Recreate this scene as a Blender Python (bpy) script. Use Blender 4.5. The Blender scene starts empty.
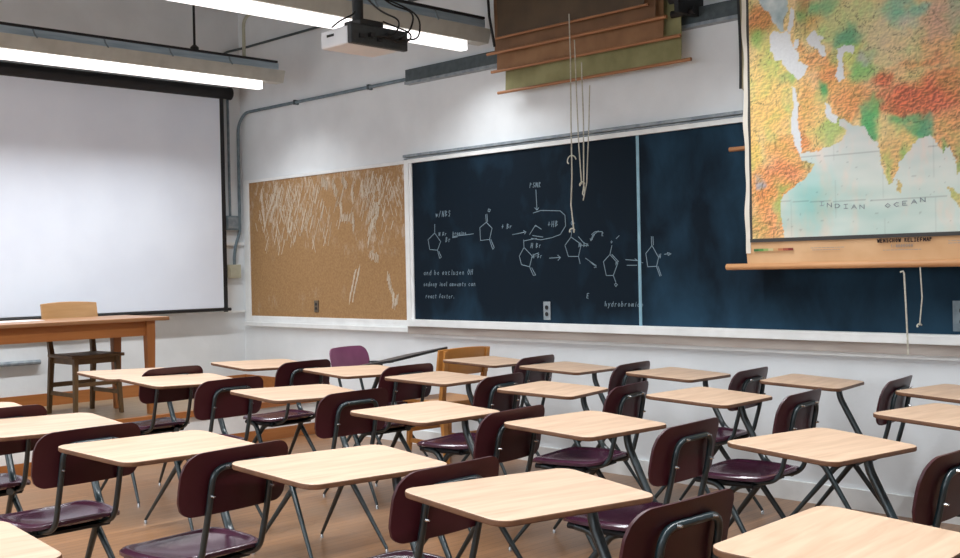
import bpy, bmesh, math, random
from math import sin, cos, pi, radians, sqrt, atan2
from mathutils import Vector, Matrix, noise
random.seed(7)
SC = bpy.context.scene
COL = SC.collection
MAP={'sea_grey': [[(5.536, 2.832), (5.703, 2.801), (5.711, 2.712), (5.681, 2.656), (5.689, 2.594), (5.66, 2.599), (5.622, 2.666), (5.584, 2.726), (5.535, 2.771)]], 'white': [[(5.616, 2.615), (5.679, 2.587), (5.709, 2.599), (5.722, 2.536), (5.755, 2.496), (5.772, 2.424), (5.824, 2.391), (5.799, 2.343), (5.761, 2.322), (5.714, 2.372), (5.676, 2.421), (5.667, 2.449), (5.628, 2.45), (5.604, 2.502), (5.593, 2.574)], [(5.73, 2.726), (5.749, 2.705), (5.748, 2.636), (5.723, 2.584), (5.709, 2.599), (5.72, 2.684)], [(5.746, 2.55), (5.774, 2.536), (5.764, 2.495), (5.74, 2.507)], [(5.812, 2.539), (5.86, 2.574), (5.878, 2.562), (5.887, 2.535), (5.914, 2.539), (5.923, 2.521), (5.896, 2.517), (5.922, 2.462), (5.931, 2.426), (5.903, 2.431), (5.867, 2.479), (5.821, 2.512)], [(5.995, 2.459), (6.048, 2.467), (6.079, 2.454), (6.088, 2.436), (6.078, 2.417), (6.048, 2.438), (6.03, 2.432), (6.021, 2.405), (6.028, 2.345), (6.023, 2.295), (5.996, 2.282), (5.97, 2.319), (5.993, 2.358), (5.989, 2.418)], [(5.722, 2.295), (5.746, 2.279), (5.75, 2.231), (5.763, 2.186), (5.758, 2.099), (5.774, 2.011), (5.78, 1.941), (5.763, 1.917), (5.754, 1.952), (5.731, 1.998), (5.722, 2.06), (5.719, 2.13), (5.73, 2.198)], [(5.917, 2.193), (5.944, 2.173), (5.952, 2.129), (5.988, 2.1), (5.983, 2.063), (5.951, 2.074), (5.929, 2.106), (5.916, 2.142)]], 'ocean': [[(5.662, 1.494), (5.647, 1.579), (5.643, 1.672), (5.666, 1.712), (5.746, 1.758), (5.814, 1.814), (5.848, 1.861), (5.865, 1.861), (5.809, 1.878), (5.767, 1.89), (5.763, 1.921), (5.782, 1.933), (5.875, 1.933), (5.949, 1.952), (6.004, 1.972), (6.031, 2.02), (5.996, 2.057), (5.995, 2.095), (6.032, 2.078), (6.053, 2.059), (6.078, 2.044), (6.135, 2.034), (6.147, 2.0), (6.172, 1.956), (6.206, 1.948), (6.21, 1.895), (6.229, 1.78), (6.238, 1.78), (6.253, 1.731), (6.273, 1.732), (6.289, 1.776), (6.307, 1.805), (6.311, 1.834), (6.309, 1.789), (6.314, 1.845), (6.347, 1.874), (6.397, 1.934), (6.462, 1.96), (6.494, 1.933), (6.524, 1.883), (6.532, 1.866), (6.556, 1.895), (6.593, 1.822), (6.6, 1.752), (6.603, 1.781), (6.616, 1.742), (6.717, 1.669), (6.894, 1.594), (6.891, 1.392), (6.013, 1.415), (5.707, 1.443), (5.667, 1.465)]], 'land2': [[(6.299, 1.751), (6.324, 1.724), (6.318, 1.685), (6.295, 1.696)], [(6.54, 1.7), (6.573, 1.69), (6.624, 1.642), (6.661, 1.597), (6.66, 1.559), (6.607, 1.595), (6.572, 1.645)]]}
BLOBS=[(5.538, 2.686, 0.068, 0.057, (205, 120, 60), 1.0), (5.549, 2.602, 0.046, 0.046, (150, 185, 90), 1.0), (5.624, 2.371, 0.125, 0.171, (238, 200, 110), 1.0), (5.595, 2.447, 0.046, 0.114, (170, 200, 100), 1.0), (5.672, 2.337, 0.057, 0.034, (110, 180, 90), 1.0), (5.602, 2.183, 0.114, 0.114, (235, 185, 95), 1.0), (5.712, 2.197, 0.029, 0.114, (205, 205, 120), 1.0), (5.677, 1.957, 0.08, 0.068, (228, 150, 75), 1.0), (5.55, 1.72, 0.068, 0.114, (226, 125, 60), 1.0), (5.703, 1.748, 0.068, 0.057, (228, 135, 65), 1.0), (5.578, 1.553, 0.103, 0.08, (222, 140, 80), 1.0), (5.533, 1.793, 0.017, 0.017, (150, 150, 190), 3), (5.675, 1.848, 0.114, 0.046, (215, 115, 60), 1.0), (5.474, 1.975, 0.046, 0.114, (238, 190, 90), 1.0), (5.685, 1.75, 0.034, 0.017, (140, 185, 80), 1.0), (5.653, 1.659, 0.023, 0.057, (140, 185, 80), 1.0), (5.627, 1.589, 0.017, 0.068, (170, 190, 100), 1.0), (5.805, 2.159, 0.057, 0.125, (234, 155, 80), 1.0), (5.856, 2.1, 0.068, 0.114, (238, 190, 110), 1.0), (5.785, 2.001, 0.029, 0.057, (215, 115, 60), 1.0), (5.853, 1.914, 0.08, 0.029, (225, 150, 80), 1.0), (5.941, 2.038, 0.063, 0.051, (150, 195, 95), 1.0), (5.899, 2.243, 0.023, 0.046, (50, 150, 85), 2), (5.876, 2.204, 0.034, 0.034, (200, 205, 110), 1.0), (6.014, 2.072, 0.029, 0.034, (225, 120, 60), 1.0), (5.822, 2.413, 0.068, 0.046, (228, 150, 80), 1.0), (5.765, 2.497, 0.034, 0.034, (225, 150, 80), 1.0), (5.946, 2.327, 0.057, 0.08, (222, 125, 60), 1.0), (6.055, 2.182, 0.091, 0.08, (226, 130, 65), 1.0), (6.012, 2.265, 0.057, 0.057, (236, 175, 95), 1.0), (5.797, 2.668, 0.034, 0.057, (90, 170, 90), 1.0), (5.849, 2.622, 0.057, 0.046, (215, 165, 90), 1.0), (5.81, 2.719, 0.034, 0.046, (190, 120, 70), 1.0), (5.907, 2.685, 0.057, 0.046, (90, 175, 120), 1.0), (5.962, 2.602, 0.08, 0.068, (200, 215, 140), 1.0), (6.044, 2.505, 0.057, 0.057, (60, 160, 120), 1.6), (6.059, 2.415, 0.057, 0.057, (200, 215, 110), 1.0), (6.074, 2.619, 0.114, 0.057, (205, 215, 150), 1.0), (6.145, 2.386, 0.029, 0.023, (180, 180, 210), 1.5), (6.123, 2.338, 0.046, 0.046, (120, 190, 100), 1.0), (6.167, 2.398, 0.046, 0.029, (150, 200, 120), 1.0), (6.301, 2.594, 0.068, 0.057, (110, 190, 170), 1.3), (6.428, 2.591, 0.046, 0.029, (130, 190, 180), 1.0), (6.222, 2.491, 0.091, 0.114, (225, 215, 170), 1.0), (6.324, 2.425, 0.091, 0.08, (238, 215, 165), 1.0), (6.352, 2.535, 0.057, 0.046, (215, 210, 200), 1.0), (6.516, 2.507, 0.08, 0.091, (210, 165, 140), 1.0), (6.599, 2.55, 0.057, 0.114, (190, 175, 170), 1.0), (6.548, 2.389, 0.114, 0.046, (240, 180, 120), 1.0), (6.373, 2.282, 0.08, 0.034, (242, 200, 140), 1.0), (6.449, 2.321, 0.103, 0.023, (225, 140, 90), 1.0), (6.244, 2.27, 0.046, 0.034, (205, 80, 50), 1.5), (6.396, 2.165, 0.148, 0.051, (208, 80, 50), 2.2), (6.544, 2.132, 0.114, 0.051, (212, 90, 55), 2.2), (6.319, 2.125, 0.057, 0.046, (200, 75, 45), 2), (6.47, 2.082, 0.114, 0.046, (205, 85, 55), 2), (6.521, 2.232, 0.137, 0.034, (226, 120, 70), 1.0), (6.616, 2.161, 0.068, 0.091, (220, 120, 75), 1.0), (6.162, 2.107, 0.034, 0.046, (60, 165, 95), 1.6), (6.15, 2.027, 0.029, 0.046, (50, 155, 90), 2), (6.2, 2.144, 0.023, 0.034, (80, 175, 90), 1.5), (6.333, 2.038, 0.046, 0.023, (70, 170, 100), 1.8), (6.394, 2.021, 0.046, 0.023, (60, 165, 100), 1.8), (6.449, 2.001, 0.034, 0.04, (40, 150, 110), 2.2), (6.266, 2.03, 0.068, 0.057, (222, 200, 130), 1.0), (6.264, 1.929, 0.057, 0.068, (220, 170, 100), 1.0), (6.358, 1.97, 0.068, 0.051, (228, 190, 110), 1.0), (6.299, 1.825, 0.034, 0.08, (215, 170, 90), 1.0), (6.32, 1.874, 0.017, 0.057, (120, 180, 90), 1.0), (6.252, 1.829, 0.017, 0.103, (170, 190, 90), 1.0), (6.526, 1.953, 0.046, 0.068, (225, 150, 90), 1.0), (6.53, 1.889, 0.023, 0.034, (80, 170, 80), 1.8), (6.588, 1.899, 0.046, 0.103, (215, 150, 90), 1.0), (6.611, 1.848, 0.023, 0.08, (90, 165, 80), 1.0), (6.605, 2.018, 0.057, 0.057, (222, 130, 80), 1.0), (6.758, 2.285, 0.171, 0.342, (225, 180, 110), 1.0), (6.752, 1.907, 0.114, 0.171, (160, 195, 110), 1.0), (6.845, 2.085, 0.114, 0.114, (220, 150, 90), 1.0)]
CHALK=[[[(2.634, 1.684), (2.632, 1.619)], [(2.632, 1.619), (2.556, 1.57), (2.573, 1.496), (2.659, 1.489), (2.696, 1.552), (2.632, 1.619)], [(2.659, 1.489), (2.681, 1.427), (2.7, 1.436), (2.673, 1.48)]], [[(3.176, 1.731), (3.181, 1.676)], [(3.189, 1.735), (3.194, 1.679)], [(3.181, 1.676), (3.114, 1.64), (3.118, 1.547), (3.21, 1.552), (3.238, 1.631), (3.181, 1.676)], [(3.21, 1.549), (3.24, 1.481), (3.255, 1.492), (3.223, 1.551)], [(3.207, 1.771), (3.224, 1.764), (3.215, 1.749), (3.2, 1.756), (3.207, 1.771)]], [[(2.826, 1.586), (3.046, 1.598)], [(2.826, 1.577), (2.877, 1.582)], [(2.831, 1.593), (2.826, 1.577)]], [[(3.435, 1.578), (3.495, 1.583)], [(3.44, 1.579), (3.564, 1.592)], [(3.543, 1.602), (3.566, 1.592), (3.551, 1.578)]], [[(3.666, 1.878), (3.672, 1.739)], [(3.652, 1.755), (3.672, 1.738), (3.688, 1.753)]], [[(3.637, 1.72), (3.707, 1.734), (3.882, 1.722), (3.923, 1.691), (3.927, 1.619), (3.878, 1.563), (3.8, 1.544), (3.702, 1.533), (3.613, 1.546)]], [[(3.599, 1.573), (3.655, 1.635), (3.708, 1.606)], [(3.627, 1.565), (3.722, 1.551)], [(3.655, 1.627), (3.669, 1.627)]], [[(3.542, 1.538), (3.544, 1.485), (3.498, 1.426), (3.517, 1.366), (3.593, 1.35), (3.619, 1.424), (3.544, 1.485)], [(3.593, 1.35), (3.626, 1.29), (3.648, 1.293), (3.613, 1.342)], [(3.542, 1.53), (3.663, 1.544)], [(3.63, 1.431), (3.68, 1.445)]], [[(3.777, 1.406), (3.874, 1.409)], [(3.851, 1.424), (3.876, 1.409), (3.854, 1.389)]], [[(3.972, 1.543), (3.918, 1.489), (3.946, 1.414), (4.034, 1.412), (4.06, 1.492), (3.972, 1.543)], [(4.034, 1.412), (4.047, 1.364)], [(3.972, 1.543), (3.984, 1.602)], [(4.037, 1.543), (4.082, 1.499), (4.118, 1.491)], [(4.063, 1.485), (4.122, 1.481)], [(4.094, 1.399), (4.184, 1.348)], [(4.174, 1.553), (4.148, 1.518)], [(4.149, 1.553), (4.175, 1.569), (4.209, 1.574)]], [[(4.143, 1.514), (4.157, 1.546), (4.199, 1.57), (4.239, 1.569)], [(4.136, 1.527), (4.142, 1.513), (4.156, 1.522)], [(4.119, 1.385), (4.185, 1.338)], [(4.168, 1.351), (4.185, 1.338), (4.165, 1.336)]], [[(4.315, 1.476), (4.298, 1.419), (4.243, 1.373), (4.265, 1.283), (4.322, 1.283), (4.36, 1.361), (4.298, 1.419)], [(4.314, 1.419), (4.367, 1.371)], [(4.322, 1.283), (4.341, 1.24)], [(4.341, 1.234), (4.354, 1.224), (4.341, 1.211), (4.331, 1.224), (4.341, 1.234)], [(4.351, 1.52), (4.376, 1.538)]], [[(4.424, 1.383), (4.513, 1.376)], [(4.434, 1.347), (4.512, 1.346)], [(4.498, 1.386), (4.517, 1.376)]], [[(4.632, 1.467), (4.583, 1.419), (4.596, 1.335), (4.664, 1.337), (4.68, 1.392), (4.632, 1.467)], [(4.628, 1.523), (4.629, 1.467)], [(4.64, 1.523), (4.642, 1.47)], [(4.664, 1.334), (4.688, 1.275)], [(4.674, 1.336), (4.697, 1.279)], [(4.725, 1.41), (4.747, 1.413)], [(4.748, 1.421), (4.774, 1.412), (4.753, 1.403), (4.748, 1.421)], [(4.539, 1.368), (4.559, 1.36)]]]
TEXTS=[('w/NBS', 2.645, 1.739, 0.042), ('Br', 2.749, 1.548, 0.037), ('N Br', 2.674, 1.595, 0.03), ('bromine', 2.827, 1.597, 0.027), ('+ Br', 3.331, 1.622, 0.035), ('PSNR', 3.607, 1.895, 0.034), ('+HB', 3.766, 1.618, 0.041), ('H Br', 3.606, 1.48, 0.034), ('N-Br', 3.622, 1.41, 0.028), ('N Br', 4.036, 1.475, 0.029), ('R', 4.232, 1.541, 0.026), ('N', 4.342, 1.35, 0.026), ('N', 4.68, 1.388, 0.028), ('O-', 3.971, 1.623, 0.027), ('o', 4.305, 1.493, 0.026), ('and be exclusen OH', 2.497, 1.303, 0.039), ('ondony inal amounts can', 2.494, 1.219, 0.032), ('react faster.', 2.514, 1.128, 0.032), ('hydrobromide', 4.246, 1.084, 0.033), ('E', 4.096, 1.136, 0.033)]
CORK=[[(1.826, 1.749), (2.006, 1.907)], [(1.841, 1.659), (1.986, 1.831)], [(1.838, 1.57), (1.914, 1.745)], [(1.852, 1.48), (1.973, 1.433)], [(1.589, 1.12), (1.67, 1.348)], [(1.625, 1.12), (1.724, 1.37)], [(2.071, 1.299), (2.164, 1.058)], [(2.131, 1.079), (2.199, 1.123)], [(0.414, 1.838), (0.576, 2.101)], [(0.457, 1.811), (0.639, 2.072)], [(0.335, 2.067), (0.388, 1.739)], [(1.381, 2.094), (1.434, 1.986)], [(1.513, 2.119), (1.584, 2.034)], [(1.236, 2.116), (1.322, 2.052)], [(1.487, 1.903), (1.502, 1.81)], [(1.638, 2.008), (1.664, 1.915)], [(1.766, 2.056), (1.786, 1.931)], [(1.648, 1.78), (1.656, 1.677)], [(1.483, 1.788), (1.659, 1.779)]]

# ------------------------------------------------------------------ materials
def lin(c):
    return tuple(((v/255)/12.92 if v/255 <= .04045 else ((v/255+.055)/1.055)**2.4) for v in c)+(1.,)
def mat(name, rgb, rough=.5, metal=0., spec=.5, emit=None, coat=0.):
    m = bpy.data.materials.new(name); m.use_nodes = True
    b = m.node_tree.nodes['Principled BSDF']
    b.inputs['Base Color'].default_value = lin(rgb)
    b.inputs['Roughness'].default_value = rough
    b.inputs['Metallic'].default_value = metal
    b.inputs['Specular IOR Level'].default_value = spec
    b.inputs['Coat Weight'].default_value = coat
    if emit:
        b.inputs['Emission Color'].default_value = lin(emit[0]); b.inputs['Emission Strength'].default_value = emit[1]
    return m
def nd(m, t, **kw):
    n = m.node_tree.nodes.new(t)
    for k, v in kw.items():
        if k in n.inputs: n.inputs[k].default_value = v
        else: setattr(n, k, v)
    return n
def lk(m, a, ao, b, bi): m.node_tree.links.new(a.outputs[ao], b.inputs[bi])
def mottled(name, c1, c2, scale=(1, 1, 1), nscale=8., detail=4., rough=.5, bump=0., lo=.35, hi=.65, spec=.5, bscale=None, distort=0., coat=0.):
    m = mat(name, c1, rough, 0, spec, coat=coat); b = m.node_tree.nodes['Principled BSDF']
    tc = nd(m, 'ShaderNodeTexCoord'); mp = nd(m, 'ShaderNodeMapping', Scale=scale); lk(m, tc, 'Object', mp, 'Vector')
    n = nd(m, 'ShaderNodeTexNoise', Scale=nscale, Detail=detail, Distortion=distort); lk(m, mp, 0, n, 'Vector')
    r = nd(m, 'ShaderNodeValToRGB'); r.color_ramp.elements[0].position = lo; r.color_ramp.elements[1].position = hi
    r.color_ramp.elements[0].color = lin(c1); r.color_ramp.elements[1].color = lin(c2)
    lk(m, n, 'Fac', r, 'Fac'); lk(m, r, 'Color', b, 'Base Color')
    if bump:
        n2 = nd(m, 'ShaderNodeTexNoise', Scale=bscale or nscale*3, Detail=3.); lk(m, tc, 'Object', n2, 'Vector')
        bp = nd(m, 'ShaderNodeBump', Strength=bump, Distance=.01); lk(m, n2, 'Fac', bp, 'Height'); lk(m, bp, 'Normal', b, 'Normal')
    return m
M = {}
M['wall'] = mottled('wall_paint', (222, 225, 227), (230, 233, 235), nscale=3, rough=.75, bump=.12, bscale=30)
M['ceiling'] = mottled('ceiling_paint', (104, 106, 100), (114, 116, 110), nscale=4, rough=.9)
M['white_trim'] = mottled('white_trim_paint', (226, 227, 226), (236, 237, 236), nscale=9, rough=.5)
M['grey_trim'] = mottled('grey_metal_trim', (120, 130, 138), (150, 158, 163), nscale=20, rough=.4)
M['tray_dark'] = mottled('tray_shade_and_print', (158, 146, 138), (178, 168, 160), scale=(.2, 1, 1), nscale=12, rough=.6)  # shadow under the chalk ledge as a colour; also inks the map print
M['purple'] = mottled('purple_plastic', (58, 28, 44), (68, 34, 52), nscale=6, rough=.2, spec=.6, bump=.03, bscale=90)
M['back_maroon'] = mottled('maroon_plastic', (54, 14, 22), (62, 19, 27), nscale=6, rough=.38, spec=.45, bump=.03, bscale=90)
M['frame'] = mottled('dark_teal_enamel', (20, 33, 37), (29, 45, 50), nscale=40, rough=.28, spec=.7)
M['chrome'] = mat('chrome_glide', (200, 200, 200), .25, 1.)
M['edge'] = mottled('desk_edge_band', (92, 60, 40), (112, 76, 52), scale=(1, 1, 1), nscale=14, rough=.5)
M['black'] = mat('black_plastic', (16, 16, 19), .45)
M['black_soft'] = mottled('black_vinyl', (14, 14, 18), (24, 24, 30), nscale=10, rough=.6)
M['screen'] = mottled('screen_fabric', (226, 232, 244), (232, 238, 249), nscale=2, rough=.85)
M['projector_white'] = mottled('projector_white', (226, 228, 232), (234, 235, 238), nscale=5, rough=.4)
M['projector_dark'] = mottled('projector_dark', (34, 38, 42), (48, 52, 56), nscale=30, rough=.5)
M['conduit'] = mottled('conduit_grey_paint', (96, 112, 122), (120, 136, 144), nscale=20, rough=.45)
M['conduit_dark'] = mottled('conduit_dark_paint', (62, 72, 76), (78, 88, 92), nscale=20, rough=.5)
M['cream'] = mottled('cream_plastic', (182, 180, 158), (192, 190, 170), nscale=20, rough=.5)
M['cord'] = mottled('cotton_cord', (176, 172, 158), (200, 196, 182), nscale=80, rough=.9)
M['paper'] = mat('white_paper', (228, 228, 230), .8)
M['fixture'] = mottled('fixture_enamel', (176, 176, 168), (190, 190, 182), nscale=8, rough=.55)
M['fixture_metal'] = mottled('fixture_channel', (140, 160, 175), (170, 188, 200), scale=(1, .1, 1), nscale=30, rough=.35)
M['lens'] = mat('light_lens', (255, 252, 250), .5, emit=((255, 250, 250), 1.7))
M['wood'] = None
def wood(name, c1, c2, axis='x', rough=.4, fine=26., coat=0., k=.06):
    s = {'x': (k, 1, 1), 'y': (1, k, 1), 'z': (1, 1, k)}[axis]
    return mottled(name, c1, c2, scale=s, nscale=fine, detail=6, rough=rough, lo=.3, hi=.72, distort=.6, coat=coat)
M['top'] = wood('desktop_oak_laminate', (184, 152, 126), (208, 178, 152), 'y', .42, 38., k=.07)
M['top_dark'] = mat('dark_laminate', (40, 36, 36), .4)
M['oak_x'] = wood('orange_oak', (150, 90, 44), (174, 112, 60), 'y', .4, 22.)
M['oak_z'] = wood('orange_oak_upright', (144, 86, 42), (168, 108, 58), 'z', .4, 22.)
M['oak_top'] = wood('table_top_oak', (146, 102, 68), (168, 122, 84), 'y', .35, 20.)
M['walnut_z'] = wood('brown_oak_upright', (84, 62, 36), (108, 82, 50), 'z', .45, 22.)
M['walnut_y'] = wood('brown_oak', (88, 64, 38), (112, 84, 52), 'y', .45, 22.)
M['blond'] = wood('blond_wood', (160, 122, 80), (180, 142, 98), 'y', .45, 16.)
M['honey'] = wood('honey_wood', (176, 116, 52), (196, 136, 70), 'y', .4, 16.)
M['rod'] = wood('map_rod_wood', (146, 98, 62), (168, 118, 80), 'x', .45, 30.)
def chart(name, a, b): return mottled(name, a, b, nscale=5, rough=.8, bump=.05, bscale=12)
M['olive'] = chart('olive_cloth', (124, 120, 80), (150, 146, 104))
M['tan'] = chart('orange_brown_cloth', (128, 92, 62), (150, 112, 78))
M['brown'] = chart('brown_cloth', (108, 78, 54), (128, 94, 66))
M['umber'] = chart('dark_brown_cloth', (76, 62, 48), (90, 74, 56))
M['khaki'] = chart('khaki_cloth', (140, 130, 104), (158, 148, 120))
M['chalk'] = mat('chalk', (128, 148, 160), .95)
M['chalk_soft'] = mat('cork_scratch', (208, 194, 174), .95)
# floor planks
def floor_mat(name, cols, rough):
    m = mat(name, cols[0], rough, 0, .5); b = m.node_tree.nodes['Principled BSDF']
    tc = nd(m, 'ShaderNodeTexCoord'); mp = nd(m, 'ShaderNodeMapping'); mp.inputs['Rotation'].default_value = (0, 0, pi/2)
    lk(m, tc, 'Object', mp, 'Vector')
    br = nd(m, 'ShaderNodeTexBrick', Scale=1.); br.inputs['Brick Width'].default_value = 1.3; br.inputs['Row Height'].default_value = .057
    br.inputs['Mortar Size'].default_value = .0016; br.inputs['Bias'].default_value = 0.
    br.inputs['Color1'].default_value = lin(cols[0]); br.inputs['Color2'].default_value = lin(cols[1]); br.inputs['Mortar'].default_value = lin(cols[2])
    br.offset = .37; lk(m, mp, 0, br, 'Vector')
    mp2 = nd(m, 'ShaderNodeMapping', Scale=(1, .05, 1)); lk(m, tc, 'Object', mp2, 'Vector')
    n = nd(m, 'ShaderNodeTexNoise', Scale=34., Detail=5.); lk(m, mp2, 0, n, 'Vector')
    n2 = nd(m, 'ShaderNodeTexNoise', Scale=1.3, Detail=3.); lk(m, tc, 'Object', n2, 'Vector')
    mx = nd(m, 'ShaderNodeMix', data_type='RGBA', blend_type='MULTIPLY'); mx.inputs[0].default_value = .55
    r = nd(m, 'ShaderNodeValToRGB'); r.color_ramp.elements[0].color = (.55, .55, .55, 1); r.color_ramp.elements[0].position = .3; r.color_ramp.elements[1].position = .7
    lk(m, n, 'Fac', r, 'Fac'); lk(m, br, 'Color', mx, 6); lk(m, r, 'Color', mx, 7)
    mx2 = nd(m, 'ShaderNodeMix', data_type='RGBA', blend_type='MIX'); mx2.inputs[7].default_value = lin(cols[3])
    r2 = nd(m, 'ShaderNodeValToRGB'); r2.color_ramp.elements[0].position = .45; r2.color_ramp.elements[1].position = .72
    r2.color_ramp.elements[1].color = (.6, .6, .6, 1)
    lk(m, n2, 'Fac', r2, 'Fac'); lk(m, r2, 'Color', mx2, 0); lk(m, mx, 2, mx2, 6); lk(m, mx2, 2, b, 'Base Color')
    bp = nd(m, 'ShaderNodeBump', Strength=.15, Distance=.004); lk(m, br, 'Fac', bp, 'Height'); bp.invert = True; lk(m, bp, 'Normal', b, 'Normal')
    return m
M['floor'] = floor_mat('plank_floor', [(160, 116, 80), (140, 100, 68), (72, 50, 36), (124, 102, 82)], .3)
M['platform'] = floor_mat('platform_floor', [(166, 140, 112), (154, 128, 100), (100, 78, 58), (160, 142, 118)], .4)
M['cork'] = None
def cork_mat():
    m = mat('cork', (178, 134, 92), .85); b = m.node_tree.nodes['Principled BSDF']
    tc = nd(m, 'ShaderNodeTexCoord')
    n = nd(m, 'ShaderNodeTexNoise', Scale=60., Detail=4.); lk(m, tc, 'Object', n, 'Vector')
    r = nd(m, 'ShaderNodeValToRGB'); r.color_ramp.elements[0].position = .3; r.color_ramp.elements[1].position = .7
    r.color_ramp.elements[0].color = lin((148, 112, 72)); r.color_ramp.elements[1].color = lin((170, 132, 88)); lk(m, n, 'Fac', r, 'Fac')
    # worn whitish scuffs: slanted stretched noise kept to the upper half
    mp = nd(m, 'ShaderNodeMapping', Scale=(7, 1, 3.0)); mp.inputs['Rotation'].default_value = (0, radians(-14), 0); lk(m, tc, 'Object', mp, 'Vector')
    n2 = nd(m, 'ShaderNodeTexNoise', Scale=2.6, Detail=6., Roughness=.75); lk(m, mp, 0, n2, 'Vector')
    r2 = nd(m, 'ShaderNodeValToRGB'); r2.color_ramp.elements[0].position = .5; r2.color_ramp.elements[1].position = .66; lk(m, n2, 'Fac', r2, 'Fac')
    n3 = nd(m, 'ShaderNodeTexNoise', Scale=2.4, Detail=2.); lk(m, tc, 'Object', n3, 'Vector')
    sp = nd(m, 'ShaderNodeSeparateXYZ'); lk(m, tc, 'Object', sp, 0)
    mr = nd(m, 'ShaderNodeMapRange'); mr.inputs['From Min'].default_value = 1.3; mr.inputs['From Max'].default_value = 1.95
    mr.inputs['To Min'].default_value = -.14; mr.inputs['To Max'].default_value = .16; lk(m, sp, 'Z', mr, 'Value')
    ad = nd(m, 'ShaderNodeMath', operation='ADD'); lk(m, n3, 'Fac', ad, 0); lk(m, mr, 0, ad, 1)
    r3 = nd(m, 'ShaderNodeValToRGB'); r3.color_ramp.elements[0].position = .48; r3.color_ramp.elements[1].position = .72; lk(m, ad, 0, r3, 'Fac')
    mu = nd(m, 'ShaderNodeMath', operation='MULTIPLY'); lk(m, r2, 'Color', mu, 0); lk(m, r3, 'Color', mu, 1)
    mx = nd(m, 'ShaderNodeMix', data_type='RGBA'); lk(m, mu, 0, mx, 0); lk(m, r, 'Color', mx, 6); mx.inputs[7].default_value = lin((214, 202, 186))
    lk(m, mx, 2, b, 'Base Color'); return m
M['cork'] = cork_mat()
def board_mat():
    m = mat('chalkboard_slate', (22, 36, 52), .75, 0, .12); b = m.node_tree.nodes['Principled BSDF']
    tc = nd(m, 'ShaderNodeTexCoord'); mp = nd(m, 'ShaderNodeMapping', Scale=(1.4, 1, .8)); mp.inputs['Rotation'].default_value = (0, radians(25), 0); lk(m, tc, 'Object', mp, 'Vector')
    n = nd(m, 'ShaderNodeTexNoise', Scale=2.1, Detail=7., Roughness=.55, Distortion=.3); lk(m, mp, 0, n, 'Vector')
    sp = nd(m, 'ShaderNodeSeparateXYZ'); lk(m, tc, 'Object', sp, 0)
    mr = nd(m, 'ShaderNodeMapRange'); mr.inputs['From Min'].default_value = 4.4; mr.inputs['From Max'].default_value = 4.7
    mr.inputs['To Min'].default_value = -.12; mr.inputs['To Max'].default_value = .05; lk(m, sp, 'X', mr, 'Value')
    ad = nd(m, 'ShaderNodeMath', operation='ADD'); lk(m, n, 'Fac', ad, 0); lk(m, mr, 0, ad, 1)
    mr2 = nd(m, 'ShaderNodeMapRange'); mr2.inputs['From Min'].default_value = 1.16; mr2.inputs['From Max'].default_value = .96
    mr2.inputs['To Min'].default_value = 0.; mr2.inputs['To Max'].default_value = .13; lk(m, sp, 'Z', mr2, 'Value')
    ad2 = nd(m, 'ShaderNodeMath', operation='ADD'); lk(m, ad, 0, ad2, 0); lk(m, mr2, 0, ad2, 1)
    r = nd(m, 'ShaderNodeValToRGB'); e = r.color_ramp.elements; e[0].position = .4; e[1].position = .78
    e[0].color = lin((14, 27, 38)); e[1].color = lin((36, 64, 84)); lk(m, ad2, 0, r, 'Fac'); lk(m, r, 'Color', b, 'Base Color'); return m
M['board'] = board_mat()
def attr_mat():
    m = mat('printed_map', (255, 255, 255), .6); b = m.node_tree.nodes['Principled BSDF']
    a = nd(m, 'ShaderNodeVertexColor'); a.layer_name = 'ink'; lk(m, a, 'Color', b, 'Base Color'); return m
M['map'] = attr_mat()
M['map_paper'] = mottled('map_margin_paper', (206, 160, 114), (220, 178, 134), nscale=4, rough=.7)
M['map_edge'] = mottled('map_edge_paper', (222, 214, 200), (232, 226, 214), nscale=7, rough=.7)
M['ink_dark'] = mat('dark_ink', (60, 58, 56), .7)
M['ink_black'] = mat('black_ink', (48, 32, 28), .7)
# ------------------------------------------------------------------ geometry helpers
def obj(name, bm, m, parent=None, smooth=False, loc=None, bevel=0., mats=None, smooth_angle=None):
    me = bpy.data.meshes.new(name)
    bmesh.ops.recalc_face_normals(bm, faces=bm.faces)
    bm.to_mesh(me); bm.free()
    for x in (mats or [m]): me.materials.append(x)
    if smooth:
        for p in me.polygons: p.use_smooth = True
        me.set_sharp_from_angle(angle=radians(42))
    o = bpy.data.objects.new(name, me); COL.objects.link(o)
    if parent: o.parent = parent
    if loc: o.location = loc
    if bevel:
        b = o.modifiers.new('bevel', 'BEVEL'); b.width = bevel; b.segments = 2; b.limit_method = 'ANGLE'
    return o
def tag(o, label, cat, group=None):
    o['label'] = label; o['category'] = cat
    if group: o['group'] = group
    return o
def thing(name, label, cat, loc=(0, 0, 0), rz=0., group=None):
    o = bpy.data.objects.new(name, None); COL.objects.link(o); o.location = loc; o.rotation_euler = (0, 0, rz)
    o.empty_display_size = .1
    return tag(o, label, cat, group)
def box(bm, x0, x1, y0, y1, z0, z1):
    v = [bm.verts.new(p) for p in ((x0, y0, z0), (x1, y0, z0), (x1, y1, z0), (x0, y1, z0), (x0, y0, z1), (x1, y0, z1), (x1, y1, z1), (x0, y1, z1))]
    for f in ((0, 3, 2, 1), (4, 5, 6, 7), (0, 1, 5, 4), (1, 2, 6, 5), (2, 3, 7, 6), (3, 0, 4, 7)): bm.faces.new([v[i] for i in f])
    return v
def bx(*a):
    bm = bmesh.new(); box(bm, *a); return bm
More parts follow.
